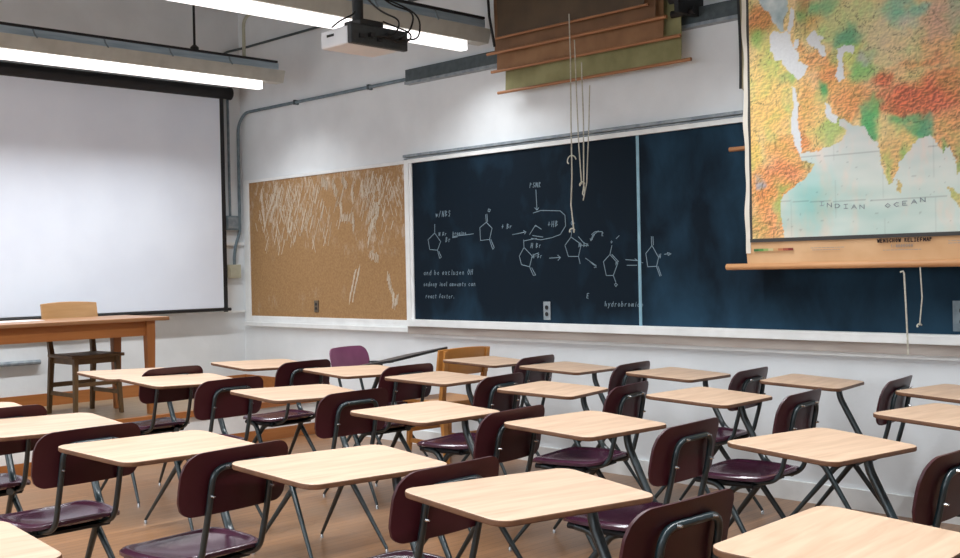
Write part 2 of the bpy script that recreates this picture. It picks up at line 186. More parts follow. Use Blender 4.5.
def tube(bm, pts, r, n=10):
    P = [Vector(p) for p in pts]; k = len(P)
    R = r if isinstance(r, (list, tuple)) else [r]*k
    up = None; rings = []
    for i in range(k):
        t = (P[min(i+1, k-1)]-P[max(i-1, 0)]).normalized()
        if up is None:
            up = t.orthogonal().normalized()
        else:
            up = (up - t*up.dot(t)); up = up.normalized() if up.length > 1e-5 else t.orthogonal().normalized()
        w = t.cross(up)
        rings.append([bm.verts.new(P[i]+(up*cos(2*pi*j/n)+w*sin(2*pi*j/n))*R[i]) for j in range(n)])
    for a, b in zip(rings, rings[1:]):
        for j in range(n): bm.faces.new((a[j], a[(j+1) % n], b[(j+1) % n], b[j]))
    bm.faces.new(rings[0][::-1]); bm.faces.new(rings[-1])
    return bm
def tb(pts, r, n=10): return tube(bmesh.new(), pts, r, n)
def fillet(pts, rad, n=5):
    P = [Vector(p) for p in pts]; out = [P[0]]
    for i in range(1, len(P)-1):
        a = (P[i-1]-P[i]); b = (P[i+1]-P[i]); L = min(rad, a.length*.49, b.length*.49)
        s = P[i]+a.normalized()*L; e = P[i]+b.normalized()*L
        for j in range(n+1):
            t = j/n; out.append(s*(1-t)**2+P[i]*2*t*(1-t)+e*t*t)
    out.append(P[-1]); return out
def prism(bm, poly, z0, z1, zf=None):
    lo = [bm.verts.new((x, y, z0+(zf(x, y) if zf else 0))) for x, y in poly]; hi = [bm.verts.new((x, y, z1+(zf(x, y) if zf else 0))) for x, y in poly]
    bm.faces.new(lo[::-1]); bm.faces.new(hi); n = len(poly)
    for i in range(n): bm.faces.new((lo[i], lo[(i+1) % n], hi[(i+1) % n], hi[i]))
def rounded(C, r, n=5):
    out = []
    for i in range(len(C)):
        p = Vector(C[i]); a = (Vector(C[i-1])-p).normalized(); b = (Vector(C[(i+1) % len(C)])-p).normalized()
        ang = a.angle(b)/2; L = r/math.tan(ang); s = p+a*L; e = p+b*L
        c = p+(a+b).normalized()*r/sin(ang); a0 = atan2(*(s-c).yx); a1 = atan2(*(e-c).yx)
        if a1-a0 > pi: a1 -= 2*pi
        if a0-a1 > pi: a1 += 2*pi
        for k in range(n+1):
            t = a0+(a1-a0)*k/n; out.append((c.x+r*cos(t), c.y+r*sin(t)))
    return out
def sheet(bm, f, nu, nv, th_dir, th):
    """two-sided shell: f(u,v)->Vector, thickness th along th_dir(u,v)"""
    A = [[bm.verts.new(f(i/nu, j/nv)) for j in range(nv+1)] for i in range(nu+1)]
    B = [[bm.verts.new(f(i/nu, j/nv)+th_dir(i/nu, j/nv)*th) for j in range(nv+1)] for i in range(nu+1)]
    for i in range(nu):
        for j in range(nv):
            bm.faces.new((A[i][j], A[i+1][j], A[i+1][j+1], A[i][j+1])); bm.faces.new((B[i][j], B[i][j+1], B[i+1][j+1], B[i+1][j]))
    for i in range(nu):
        bm.faces.new((A[i][0], B[i][0], B[i+1][0], A[i+1][0])); bm.faces.new((A[i][nv], A[i+1][nv], B[i+1][nv], B[i][nv]))
    for j in range(nv):
        bm.faces.new((A[0][j], A[0][j+1], B[0][j+1], B[0][j])); bm.faces.new((A[nu][j], B[nu][j], B[nu][j+1], A[nu][j+1]))
    return bm
def struct(name, bm, m, parent=None, **k):
    o = obj(name, bm, m, parent, **k)
    if not parent: o['kind'] = 'structure'
    return o
# ------------------------------------------------------------------ the room
RX, RY, RZ = 10.6, -8.4, 4.1
struct('floor', bx(-.2, RX+.2, RY-.2, .2, -.1, 0), M['floor'])
struct('ceiling', bx(-.2, RX+.2, RY-.2, .2, RZ, RZ+.1), M['ceiling'])
struct('wall_back', bx(-.2, RX+.2, 0, .2, 0, RZ), M['wall'])
struct('wall_left', bx(-.2, 0, RY, 0, 0, RZ), M['wall'])
struct('wall_right', bx(RX, RX+.2, RY, 0, 0, RZ), M['wall'])
bm = bmesh.new()                                    # window wall opposite the blackboard
box(bm, -.2, RX+.2, RY-.2, RY, 0, 1.0); box(bm, -.2, RX+.2, RY-.2, RY, 2.9, RZ)
WX = [(.6, 3.6), (3.9, 6.9), (7.2, 10.2)]
for a, b in [(-.2, .6), (3.6, 3.9), (6.9, 7.2), (10.2, RX+.2)]: box(bm, a, b, RY-.2, RY, 1.0, 2.9)
struct('wall_front', bm, M['wall'])
for i, (a, b) in enumerate(WX):
    bm = bmesh.new()
    for k in range(4): x = a+(b-a-.06)*k/3; box(bm, x, x+.06, RY-.12, RY-.06, 1.0, 2.9)
    for z in (1.0, 1.9, 2.84): box(bm, a, b, RY-.12, RY-.06, z, z+.06)
    struct('window_%d' % (i+1), bm, M['white_trim'])
# front platform
PZ, PX = .31, 1.27
struct('trim_1', bx(0, PX, RY, 0, 0, PZ-.045), M['white_trim'])['label'] = 'white painted riser of the front platform'
struct('trim_2', bx(0, PX+.02, RY, 0, PZ-.045, PZ), M['platform'])
struct('trim_3', bx(PX-.02, PX+.035, RY, 0, PZ-.045, PZ+.001), M['oak_x'])
struct('trim_4', bx(PX, PX+.018, RY, 0, 0, .09), M['oak_x'])
struct('baseboard_left', bx(0, .018, RY, 0, PZ, PZ+.1), M['oak_x'])
struct('baseboard_back', bx(PX+.02, RX, -.018, 0, 0, .11), M['white_trim'])
struct('baseboard_platform', bx(.018, PX, -.018, 0, PZ, PZ+.1), M['oak_x'])
struct('trim_5', tb([(.03, RY, .67), (.03, -1.93, .67)], .02), M['grey_trim'])
# seam ledge and old board edge beside the screen
struct('trim_6', bx(0, .025, -.235, -.002, 1.6, 1.63), M['white_trim'])
struct('trim_7', bx(0, .03, -2.0, -.01, .985, 1.005), M['white_trim'])
# ------------------------------------------------------------------ combination desks
G_ = dict(front=.310, near=.286, d=.192)
def top_poly(inset=0.):
    f, n, d = G_['front']-inset, G_['near']-inset, G_['d']-inset
    C = [(-d, -f), (d, -n), (d, n), (-d, f)]
    return [(x+.018*y, y) for x, y in rounded(C, .048, 7)]
def top_z(x, y): return -.073*x-.034*y
XB = .48          # default distance desk centre -> backrest
def back_fn(u, v):
    s = 2*u-1; w = .207; h = .20; r = .05
    ax = abs(s)*w; e = max(0, ax-(w-r)); cut = r-sqrt(max(0, r*r-e*e))
    rt = .062; et = max(0, ax-(w-rt)); cutt = rt-sqrt(max(0, rt*rt-et*et))
    z0 = .597+cut; z1 = .797-cutt+.006*(1-s*s)
    z = z0+(z1-z0)*v; t = (z-.6)/.2
    return Vector((.02+.045*t-.022*s*s-.008*sin(pi*t), s*w, z))
def seat_fn(u, v):
    # polar-ish: v 0 centre -> 1 rim
    a = 2*pi*u; n = 3.6
    c, s = cos(a), sin(a)
    k = 1/((abs(c)**n+abs(s)**n)**(1/n))
    rx, ry = .205, .205
    if c > 0: ry_ = ry*(1-.12*c)
    else: ry_ = ry
    x, y = k*c*rx*v, k*s*ry_*v
    dish = -.020*(1-min(1, v/.82)**2)*1.0 if v < .82 else 0
    z = .445+dish
    if v > .82: z += .010*sin((v-.82)/.18*pi)
    fx = max(0, -x-.12)/.085; z -= .022*fx*fx            # waterfall front
    bk = max(0, x-.13)/.075; z += .018*bk*bk
    return Vector((x, y, z))
def seat_bm():
    bm = bmesh.new(); nu, rings = 40, [.12, .3, .48, .64, .76, .82, .86, .91, .96, 1.0]
    def layer(dz, sc=1.):
        c = bm.verts.new(seat_fn(0, 0)+Vector((0, 0, dz)))
        R = [[bm.verts.new(Vector(seat_fn(i/nu, v))*1+Vector((0, 0, dz))) for i in range(nu)] for v in rings]
        return c, R
    c1, A = layer(0); c2, B = layer(-.012)
    for c, R in ((c1, A), (c2, B)):
        for i in range(nu): bm.faces.new((c, R[0][i], R[0][(i+1) % nu]))
        for a, b in zip(R, R[1:]):
            for i in range(nu): bm.faces.new((a[i], b[i], b[(i+1) % nu], a[(i+1) % nu]))
    for i in range(nu): bm.faces.new((A[-1][i], B[-1][i], B[-1][(i+1) % nu], A[-1][(i+1) % nu]))
    return bm
def make_desk(label, dark=False):
    t = thing('combination_desk', label, 'school desk', group='chair desks in columns')
    # desktop: laminate slab with a darker edge band
    bm = bmesh.new(); prism(bm, top_poly(), -.017, 0, top_z)
    for f in bm.faces:
        if len(f.verts) == 4: f.material_index = 1
    bm.faces.ensure_lookup_table()
    bm.faces[0].material_index = 1
    o = obj('desktop', bm, None, t, mats=[M['top_dark'] if dark else M['top'], M['black'] if dark else M['edge']], bevel=.004); o.location = (0, 0, .745)
    # desk support: thick tube, short vertical stub under the top then slanting back under the seat
    bm = bmesh.new()
    tube(bm, fillet([(.075, .15, .722), (.075, .15, .655), (.20, .135, .43), (.30, .10, .418), (.36, .05, .418)], .05), .0155, 12)
    box(bm, -.02, .16, .125, .175, .712, .722)
    obj('desk_support', bm, M['frame'], t, smooth=True)
    ch = []
    ch.append(obj('backrest', sheet(bmesh.new(), back_fn, 56, 8, lambda u, v: Vector((1, 0, 0)), .009), M['back_maroon'], t, smooth=True))
    ch.append(obj('seat', seat_bm(), M['purple'], t, smooth=True))
    # hoop frame behind the backrest
    hp = [(-.30, .12, .42), (-.10, .12, .415), (-.012, .115, .44), (.034, .115, .60), (.064, .112, .748), (.064, -.112, .748), (.034, -.115, .60), (-.012, -.115, .44), (-.10, -.12, .415), (-.30, -.12, .42)]
    ch.append(obj('back_frame', tb(fillet(hp, .05, 6), .0105, 10), M['frame'], t, smooth=True))
    for y, z in ((-.114, .66), (.114, .66), (-.07, .75), (.07, .75)):
        x = .044+.03*(z-.6)/.15
        obj('rivet', tb([(x, y, z), (x+.012, y, z)], [.006, .003], 8), M['chrome'], ch[-1], smooth=True)
    # seat underframe
    bm = bmesh.new()
    box(bm, -.13, .11, -.15, .15, .396, .407)
    for s in (-1, 1): tube(bm, [(-.16, s*.15, .409), (.10, s*.15, .409)], .012, 8)
    ch.append(obj('seat_bracket', bm, M['black_soft'], t))
    for s in (-1, 1):
        for kind in ('front', 'rear'):
            if kind == 'front': p = [(.10, s*.14, .412), (.03, s*.143, .405), (-.28, s*.205, .022)]
            else: p = [(-.12, s*.158, .412), (-.045, s*.16, .405), (.21, s*.215, .022)]
            q = fillet(p, .05, 5); r = [.0150-.0070*max(0, (.40-v.z)/.38) for v in q]
            l = obj('leg', tb(q, r, 10), M['frame'], t, smooth=True); ch.append(l)
            f = Vector(p[-1])
            g = obj('foot_glide', tb([f, f+Vector((0, 0, -.012)), (f.x, f.y, .0005)], [.006, .009, .010], 10), M['chrome'], l, smooth=True)
    return t
PARTS_TOP = ('desktop', 'desk_support')
OFF = {'seat': .24}
def copy_thing(src, label):
    r = src.copy(); COL.objects.link(r); r['label'] = label
    for c in list(src.children):
        d = c.copy(); COL.objects.link(d); d.parent = r
        for g in list(c.children):
            e = g.copy(); COL.objects.link(e); e.parent = d
    return r
def place(t, X, Y, yaw, dx, dy, chairyaw=0.):
    ry = yaw*.5; t.location = (X, Y, 0); t.rotation_euler = (0, 0, ry)
    # backrest position in the root frame
    wx, wy = dx*cos(yaw)-dy*sin(yaw), dx*sin(yaw)+dy*cos(yaw)
    lx, ly = wx*cos(-ry)-wy*sin(-ry), wx*sin(-ry)+wy*cos(-ry)
    lx += .022; ly += .020
    for c in t.children:
        n = c.name.split('.')[0]
        if n == 'desktop': c.rotation_euler = (0, 0, yaw-ry)
        elif n == 'desk_support': c.location = (0, 0, 0)
        elif n in ('backrest', 'back_frame'): c.location = (lx-.045, ly, 0)
        else: c.location = (lx-.045-.22, ly, 0)
DESKS = [
('s', 3.713, -.537, .25, .42, -.22, 'small far desk against the blackboard wall, just right of the honey wooden chair'),
('t', 4.438, -.596, .24, .47, -.22, 'second desk along the blackboard wall, right of the wooden chair'),
('v', 5.203, -.562, .19, .45, -.19, 'third desk along the blackboard wall, under the board divider'),
('j', 5.984, -.521, .25, .43, -.28, 'fourth desk along the blackboard wall, beneath the left edge of the world map'),
('l', 6.762, -.614, .031, .48, -.07, 'desk at the right frame edge against the blackboard wall, under the map'),
('p', 2.578, -1.516, .048, .58, -.16, 'farthest desk by the corkboard, nearest the platform in the second column from the wall'),
('q', 3.510, -1.458, .051, .43, -.05, 'far desk in front of the lit-toned purple chair that faces the room'),
('r', 4.239, -1.470, .30, .50, -.30, 'third desk in the second column, in front of the honey wooden chair seat'),
('u', 5.129, -1.527, .36, .42, -.22, 'fourth desk in the second column from the blackboard wall'),
('g', 5.912, -1.339, .176, .45, -.17, 'fifth desk in the second column from the blackboard wall'),
('k', 7.008, -1.344, .008, .48, -.07, 'nearest desk of the second column, cut by the right frame edge'),
('o', 2.441, -2.356, .049, .39, -.02, 'far left desk overlapping the teacher chair legs, front of the middle column'),
('n', 3.069, -2.396, .052, .66, -.17, 'desk just right of the teacher table leg, second of the middle column'),
('m', 4.178, -2.377, .028, .56, -.15, 'third desk of the middle column, below the corkboard'),
('f', 5.253, -2.488, .182, .50, -.15, 'fourth desk of the middle column, central in the photo'),
('c', 6.023, -2.357, .104, .48, -.14, 'fifth desk of the middle column, right of centre'),
('b', 6.949, -2.255, -.021, .48, -.18, 'large right hand desk, nearest of the middle column'),
('x', 3.537, -3.779, .055, .45, -.06, 'desk at the far left frame edge, first of the left column'),
('w', 4.262, -3.725, .077, .60, -.16, 'second desk of the left column, cut by the left frame edge'),
('e', 5.167, -3.682, .148, .51, -.13, 'third desk of the left column, near left'),
('d', 5.969, -3.496, .041, .47, -.04, 'fourth desk of the left column, left of centre'),
('a', 6.729, -3.449, -.076, .48, 0., 'big desk at bottom centre, fifth of the left column'),
('h', 7.609, -3.395, .12, .48, -.07, 'nearest desk, cut by the bottom frame edge at right'),
('i', 6.129, -4.841, .05, .48, -.07, 'desk in the bottom left corner of the photo'),
]
proto = None
for i, (k, X, Y, yaw, dx, dy, lab) in enumerate(DESKS):
    if proto is None: proto = make_desk(lab); t = proto
    else: t = copy_thing(proto, lab)
    place(t, X, Y, yaw, dx, dy)
# the odd one that faces the room: purple back with the light on it painted in, dark sloping top
od = make_desk('desk turned towards the room with purple back painted as lit and dark tipped desktop', dark=True)
place(od, 2.93, -.62, 0, .46, .0)
od.rotation_euler = (0, 0, pi+.2)
od['category'] = 'school desk'
for c in od.children:
    n = c.name.split('.')[0]
    if n == 'desktop': c.rotation_euler = (radians(-2), radians(5.5), 0)
    if n == 'backrest':
        c.data = c.data.copy(); c.data.materials[0] = mottled('lit_purple_plastic', (116, 62, 92), (130, 74, 104), nscale=6, rough=.35); c['label'] = 'purple backrest with light painted in'
# ------------------------------------------------------------------ wooden chairs and table
def wooden_chair(label, X, Y, Z, rz, mz, my, mtop, solid=True, name='wooden_chair'):
    """faces local -x; back at +x"""
    t = thing(name, label, 'chair', (X, Y, Z), rz)
    bm = bmesh.new()
    def sf(u, v):
        x = -.21+.42*u; y = (v-.5)*2*(.21-.02*u); d = .012*(1-((u-.55)/.55)**2)*(1-abs(2*v-1)**2)
        return Vector((x, y, .455-max(0, d)))
    sheet(bm, sf, 12, 12, lambda u, v: Vector((0, 0, -1)), .024); obj('seat', bm, mtop, t, smooth=False, bevel=.004)
    for s in (-1, 1):
        bm = bmesh.new(); v = []
        pts = [((-.17, s*.165), .018, .43), ((-.19, s*.185), .014, 0)]
        for (px, py), h, z in pts: v.append([bm.verts.new((px+a*h, py+b*h, z)) for a, b in ((-1, -1), (1, -1), (1, 1), (-1, 1))])
        bm.faces.new(v[0]); bm.faces.new(v[1][::-1])
        for j in range(4): bm.faces.new((v[0][j], v[1][j], v[1][(j+1) % 4], v[0][(j+1) % 4]))
        obj('leg', bm, mz, t, bevel=.003)
        bm = bmesh.new(); v = []
        for (px, py), h, z in [((.235, s*.175), .015, 0), ((.185, s*.17), .019, .44), ((.25, s*.182), .014, .80)]:
            v.append([bm.verts.new((px+a*h, py+b*h, z)) for a, b in ((-1, -1), (1, -1), (1, 1), (-1, 1))])
        bm.faces.new(v[0][::-1]); bm.faces.new(v[2])
        for p, q in zip(v, v[1:]):
            for j in range(4): bm.faces.new((p[j], p[(j+1) % 4], q[(j+1) % 4], q[j]))
        obj('back_post', bm, mz, t, bevel=.003)
    def rail(z0, z1, bow, w=.22):
        def f(u, v):
            s = 2*u-1; tt = v
            z = z0+(z1-z0)*v+(.012*(1-s*s)*v if z1-z0 > .06 else 0)
            return Vector((.172+.07*(z-.44)/.4+bow*(1-s*s)-.02, s*w, z))
        return sheet(bmesh.new(), f, 14, 4, lambda u, v: Vector((1, 0, 0)), .02)
    if solid: obj('top_rail', rail(.63, .805, .035, .225), M['honey'] if name == 'wooden_side_chair' else M['blond'], t, smooth=False, bevel=.004)
    else: obj('top_rail', rail(.71, .832, .03, .225), M['blond'], t, bevel=.004)
    obj('back_slat', rail(.565, .605, .0, .165), my, t)
    bm = bmesh.new()
    box(bm, -.165, -.145, -.15, .15, .385, .43); box(bm, .165, .185, -.15, .15, .385, .43)
    for s in (-1, 1): box(bm, -.15, .175, s*.16-.009, s*.16+.009, .385, .43)
    obj('seat_apron', bm, my, t)
    bm = bmesh.new(); box(bm, .205, .222, -.165, .165, .20, .235); obj('stretcher', bm, my, t)
    for s in (-1, 1):
        bm = bmesh.new(); box(bm, -.175, .21, s*.172-.008, s*.172+.008, .145, .175); obj('stretcher', bm, mz, t)
    bm = bmesh.new(); box(bm, -.185, -.168, -.17, .17, .22, .25); obj('stretcher', bm, my, t)
    return t
wooden_chair('wooden chair with blond back rail behind the teacher table', .74, -1.89, PZ, pi+.05, M['walnut_z'], M['walnut_y'], M['walnut_y'], solid=False, name='teacher_chair')
wooden_chair('honey coloured wooden chair against the wall under the blackboard', 3.15, -.43, 0, -.08, M['honey'], M['honey'], M['honey'], name='wooden_side_chair')
t = thing('teacher_table', 'long orange oak teacher table on the platform before the screen', 'table', (.9, -2.45, PZ))
obj('table_top', bx(-.36, .33, -1.05, 1.0, .695, .722), M['oak_top'], t, bevel=.004)
obj('apron', bx(.245, .27, -.92, .85, .585, .695), M['oak_x'], t)
obj('apron', bx(-.30, -.275, -.92, .85, .585, .695), M['oak_x'], t)
for y in (-.93, .85): obj('apron', bx(-.275, .245, y, y+.025, .585, .695), M['oak_x'], t)
for x in (-.30, .235):
    for y in (-.94, .83):
        bm = bmesh.new(); v = [[bm.verts.new((x+.033+a*h, y+.033+b*h, z)) for a, b in ((-1, -1), (1, -1), (1, 1), (-1, 1))] for h, z in ((.033, .695), (.033, .58), (.022, 0))]
        bm.faces.new(v[0]); bm.faces.new(v[2][::-1])
        for p, q in zip(v, v[1:]):
            for j in range(4): bm.faces.new((p[j], q[j], q[(j+1) % 4], p[(j+1) % 4]))
        obj('leg', bm, M['oak_z'], t, bevel=.003)
for j, (x, y, r, lb) in enumerate([(.82, -2.42, .1, 'sheet of white paper lying on the teacher table')]):
    bm = bmesh.new(); box(bm, -.105, .105, -.15, .15, 0, .003); o = obj('paper_sheet', bm, M['paper'], loc=(x, y, PZ+.7225)); o.rotation_euler = (0, 0, r); tag(o, lb, 'paper')
# ------------------------------------------------------------------ projection screen
t = thing('projection_screen', 'large white pull down projection screen with black borders', 'projection screen', (.11, -2.6, 1.0))
def at(x0, x1, y0, y1, z0, z1, X=.1, Y=-2.6, Z=1.0): return bx(x0-X, x1-X, y0-Y, y1-Y, z0-Z, z1-Z)
obj('screen_fabric', at(.096, .100, -5.0, -.285, 1.04, 2.96), M['screen'], t)
obj('border', at(.095, .103, -.285, -.245, 1.0, 2.96), M['black_soft'], t)
obj('border', at(.095, .103, -5.0, -.285, 2.915, 2.96), M['black_soft'], t)
c = obj('roller_case', tb([(.0, -2.45, 1.97), (.0, 2.41, 1.97)], .052, 16), M['black_soft'], t, smooth=False)
obj('end_cap', tb([(.0, 2.405, 1.97), (.0, 2.43, 1.97)], .058, 16), M['black'], t)
obj('case_bracket', at(.0, .1, -.30, -.27, 2.99, 3.01), M['black'], t)
obj('bottom_bar', tb([(.0, -2.45, .022), (.0, 2.385, .022)], .014, 8), M['black'], t, smooth=True)
h = obj('pull_handle', tb(fillet([(.012, .90, .022), (.03, .90, .03), (.03, 1.02, .03), (.012, 1.02, .022)], .01), .009, 8), M['black'], t, smooth=True)
# ------------------------------------------------------------------ conduits and boxes in the corner
tag(obj('conduit', tb([(.03, -.150, 2.93), (.03, -.150, 1.86)], .012, 8), M['conduit'], smooth=True), 'grey conduit running down beside the screen edge into the grey switch box', 'pipe')
tag(obj('conduit', tb(fillet([(2.36, -.03, 2.81), (.12, -.03, 2.81), (.035, -.05, 2.70), (.03, -.05, 1.85), (.03, -.05, 1.72), (.03, -.10, 1.60), (.03, -.115, 1.50), (.03, -.115, 1.425)], .07), .014, 8), M['conduit'], smooth=True), 'grey conduit along the wall above the boards, bending down in the corner', 'pipe')
tag(obj('conduit', tb(fillet([(3.3, -.03, 3.40), (.06, -.03, 3.40), (.03, -.16, 3.36), (.03, -.22, 3.30), (.03, -.22, 3.05)], .06), .011, 8), M['conduit_dark'], smooth=True), 'thin dark conduit high on the upper wall behind the hanging lights', 'pipe')
for x in (.9, 1.9):
    tag(obj('pipe_strap', bx(x, x+.02, -.047, 0, 2.79, 2.83), M['conduit_dark']), 'small strap holding the conduit above the boards', 'strap', 'conduit straps')
t = thing('switch_box', 'grey metal switch box beside the screen', 'electrical box', (.0, -.125, 1.74))
obj('box_body', bx(.0, .05, -.075, .055, 0, .13), M['conduit'], t, bevel=.004); obj('box_cover', bx(.05, .056, -.06, .04, .015, .115), M['grey_trim'], t)
t = thing('wall_outlet_box', 'cream outlet box at the foot of the corner conduit', 'electrical box', (.0, -.12, 1.30))
obj('box_body', bx(.0, .045, -.075, .065, 0, .125), M['cream'], t, bevel=.004); obj('cover_plate', bx(.045, .05, -.05, .045, .02, .105), M['cream'], t)
# ------------------------------------------------------------------ corkboard
t = thing('cork_board', 'tan corkboard with white scratches in a white frame', 'bulletin board', (0, 0, 0))
obj('cork_panel', bx(.14, 2.30, -.012, 0, .955, 2.165), M['cork'], t)
bm = bmesh.new(); box(bm, .06, .14, -.022, 0, .90, 2.193); box(bm, 2.30, 2.350, -.022, 0, .90, 2.193); box(bm, .14, 2.30, -.022, 0, 2.165, 2.193); box(bm, .14, 2.30, -.022, 0, .90, .955)
obj('frame', bm, M['white_trim'], t, bevel=.003)
obj('ledge', bx(.06, 2.345, -.045, 0, .862, .90), M['white_trim'], t, bevel=.003)
def stroke(bm, pts, w, y, th=.0012):
    P = [Vector((a, 0, b)) for a, b in pts]
    for a, b in zip(P, P[1:]):
        d = b-a
        if d.length < 1e-4: continue
        d.normalize(); n = Vector((-d.z, 0, d.x))*w/2; a2 = a-d*w*.3; b2 = b+d*w*.3
        v = []
        for yy in (y, y-th): v.append([bm.verts.new((p.x, yy, p.z)) for p in (a2-n, b2-n, b2+n, a2+n)])
        bm.faces.new(v[0]); bm.faces.new(v[1][::-1])
        for j in range(4): bm.faces.new((v[0][j], v[1][j], v[1][(j+1) % 4], v[0][(j+1) % 4]))
bm = bmesh.new(); rr = random.Random(3)
for s in CORK:
    (ax, az), (bx_, bz) = s[0], s[-1]
    L = sqrt((ax-bx_)**2+(az-bz)**2); n = int(L/.028)+2
    wide = .05 if L > .35 else .018
    for k in range(n*2):
        f = k/(n*2); cx, cz = ax+(bx_-ax)*f+rr.uniform(-wide*.3, wide*.3), az+(bz-az)*f
        dx_, dz_ = wide*rr.uniform(.5, 1), rr.uniform(.02, .05)
        stroke(bm, [(cx-dx_*.6, cz-dz_), (cx+dx_*.6, cz+dz_)], rr.uniform(.0025, .006), -.0122-rr.random()*.002)
for k in range(330):                                      # scattered slanted scuffs in the upper part
    cx = rr.choice([rr.gauss(.75, .28), rr.gauss(.95, .3), rr.gauss(2.0, .15)]); cz = rr.gauss(1.88, .15) if cx < 1.6 else rr.gauss(1.95, .13)
    if not (.17 < cx < 2.27 and 1.2 < cz < 2.12): continue
    l = rr.uniform(.02, .07); sl = rr.choice([.35, .45, -.35])
    stroke(bm, [(cx-l*sl, cz-l), (cx+l*sl, cz+l) if cz+l < 2.15 else (cx, cz)], rr.uniform(.0025, .007), -.0122-rr.random()*.002)
o = obj('scratch_marks', bm, M['chalk_soft'], t); o['kind'] = 'stuff'
# ------------------------------------------------------------------ blackboard
t = thing('blackboard', 'long dark blue blackboard with chalk chemistry drawings', 'blackboard', (0, 0, 0))
obj('slate_panel', bx(2.372, 4.524, -.014, 0, .955, 2.165), M['board'], t)
obj('slate_panel', bx(4.546, 9.2, -.014, 0, .955, 2.165), M['board'], t)
obj('divider', bx(4.524, 4.546, -.018, 0, .955, 2.165), mottled('pale_blue_strip', (120, 160, 178), (140, 176, 190), nscale=12, rough=.5), t)
bm = bmesh.new(); box(bm, 2.358, 2.390, -.024, 0, .955, 2.165); box(bm, 2.352, 9.2, -.03, 0, 2.165, 2.195); obj('frame', bm, M['white_trim'], t, bevel=.002)
bm = bmesh.new(); box(bm, 2.31, 9.2, -.04, 0, 2.212, 2.232); box(bm, 2.31, 9.2, -.03, 0, 2.196, 2.206)
obj('map_rail', bm, M['grey_trim'], t, bevel=.002)
for g in CHALK:
    bm = bmesh.new()
    for s in g: stroke(bm, s, .0044, -.0142)
    obj('chalk_drawing', bm, M['chalk'], t)
F = {'a': [((.8, .5), (.4, .6), (.1, .3), (.4, 0), (.8, .2)), ((.8, .6), (.8, 0))], 'b': [((.1, 1), (.1, 0), (.6, 0), (.8, .3), (.5, .6), (.1, .4))], 'c': [((.8, .5), (.4, .6), (.1, .3), (.4, 0), (.8, .1))],
'd': [((.8, 1), (.8, 0), (.3, 0), (.1, .3), (.4, .6), (.8, .4))], 'e': [((.1, .3), (.8, .35), (.5, .6), (.1, .3), (.4, 0), (.8, .1))], 'f': [((.8, .9), (.5, 1), (.4, 0)), ((.1, .5), (.7, .55))],
'i': [((.4, .6), (.4, 0)), ((.4, .8), (.45, .85))], 'l': [((.4, 1), (.4, 0), (.6, 0))], 'm': [((.05, 0), (.1, .6), (.3, .5), (.4, 0)), ((.4, .5), (.7, .6), (.9, 0))], 'n': [((.1, 0), (.15, .6)), ((.15, .4), (.6, .6), (.8, 0))],
'o': [((.4, .6), (.1, .3), (.4, 0), (.8, .3), (.4, .6))], 'r': [((.2, 0), (.2, .6)), ((.2, .4), (.7, .6))], 's': [((.8, .55), (.3, .55), (.3, .35), (.7, .25), (.6, 0), (.1, .05))], 't': [((.4, .9), (.4, .05), (.7, 0)), ((.1, .6), (.8, .65))],
'u': [((.1, .6), (.2, 0), (.7, .1), (.8, .6), (.85, 0))], 'w': [((.05, .6), (.25, 0), (.45, .5), (.65, 0), (.9, .6))], 'x': [((.1, .6), (.8, 0)), ((.8, .6), (.1, 0))], 'y': [((.1, .6), (.4, .1)), ((.8, .6), (.2, -.4))], 'h': [((.15, 1), (.15, 0)), ((.15, .4), (.6, .55), (.75, 0))],
'A': [((.1, 0), (.5, 1), (.9, 0)), ((.3, .4), (.7, .4))], 'B': [((.1, 0), (.1, 1), (.7, .85), (.1, .55), (.8, .3), (.1, 0))], 'N': [((.1, 0), (.1, 1), (.8, 0), (.8, 1))], 'S': [((.8, .9), (.3, 1), (.2, .6), (.8, .4), (.6, 0), (.1, .1))],
'P': [((.1, 0), (.1, 1), (.7, .8), (.1, .5))], 'R': [((.1, 0), (.1, 1), (.7, .8), (.1, .5), (.8, 0))], 'H': [((.1, 0), (.1, 1)), ((.8, 0), (.8, 1)), ((.1, .5), (.8, .5))], 'O': [((.5, 1), (.1, .5), (.5, 0), (.9, .5), (.5, 1))],
'E': [((.8, 1), (.1, 1), (.1, 0), (.8, 0)), ((.1, .5), (.6, .5))], '/': [((.1, -.1), (.7, 1))], '+': [((.1, .5), (.8, .5)), ((.45, .15), (.45, .85))], '-': [((.1, .5), (.8, .5))], '.': [((.2, 0), (.3, .05))], "'": [((.3, 1), (.3, .7))],
'I': [((.5, 0), (.5, 1)), ((.2, 0), (.8, 0)), ((.2, 1), (.8, 1))], 'D': [((.1, 0), (.1, 1), (.6, .9), (.85, .5), (.6, .1), (.1, 0))], 'C': [((.85, .85), (.5, 1), (.1, .5), (.5, 0), (.85, .15))], 'W': [((.05, 1), (.25, 0), (.5, .7), (.75, 0), (.95, 1))],
'L': [((.1, 1), (.1, 0), (.8, 0))], 'F': [((.1, 0), (.1, 1), (.8, 1)), ((.1, .5), (.6, .5))], 'M': [((.05, 0), (.1, 1), (.5, .3), (.9, 1), (.95, 0))], '1': [((.3, .8), (.5, 1), (.5, 0))], ':': [((.4, .1), (.45, .15)), ((.4, .6), (.45, .65))],
'8': [((.5, .5), (.15, .75), (.5, 1), (.85, .75), (.5, .5), (.1, .25), (.5, 0), (.9, .25), (.5, .5))], '0': [((.5, 1), (.1, .5), (.5, 0), (.9, .5), (.5, 1))]}
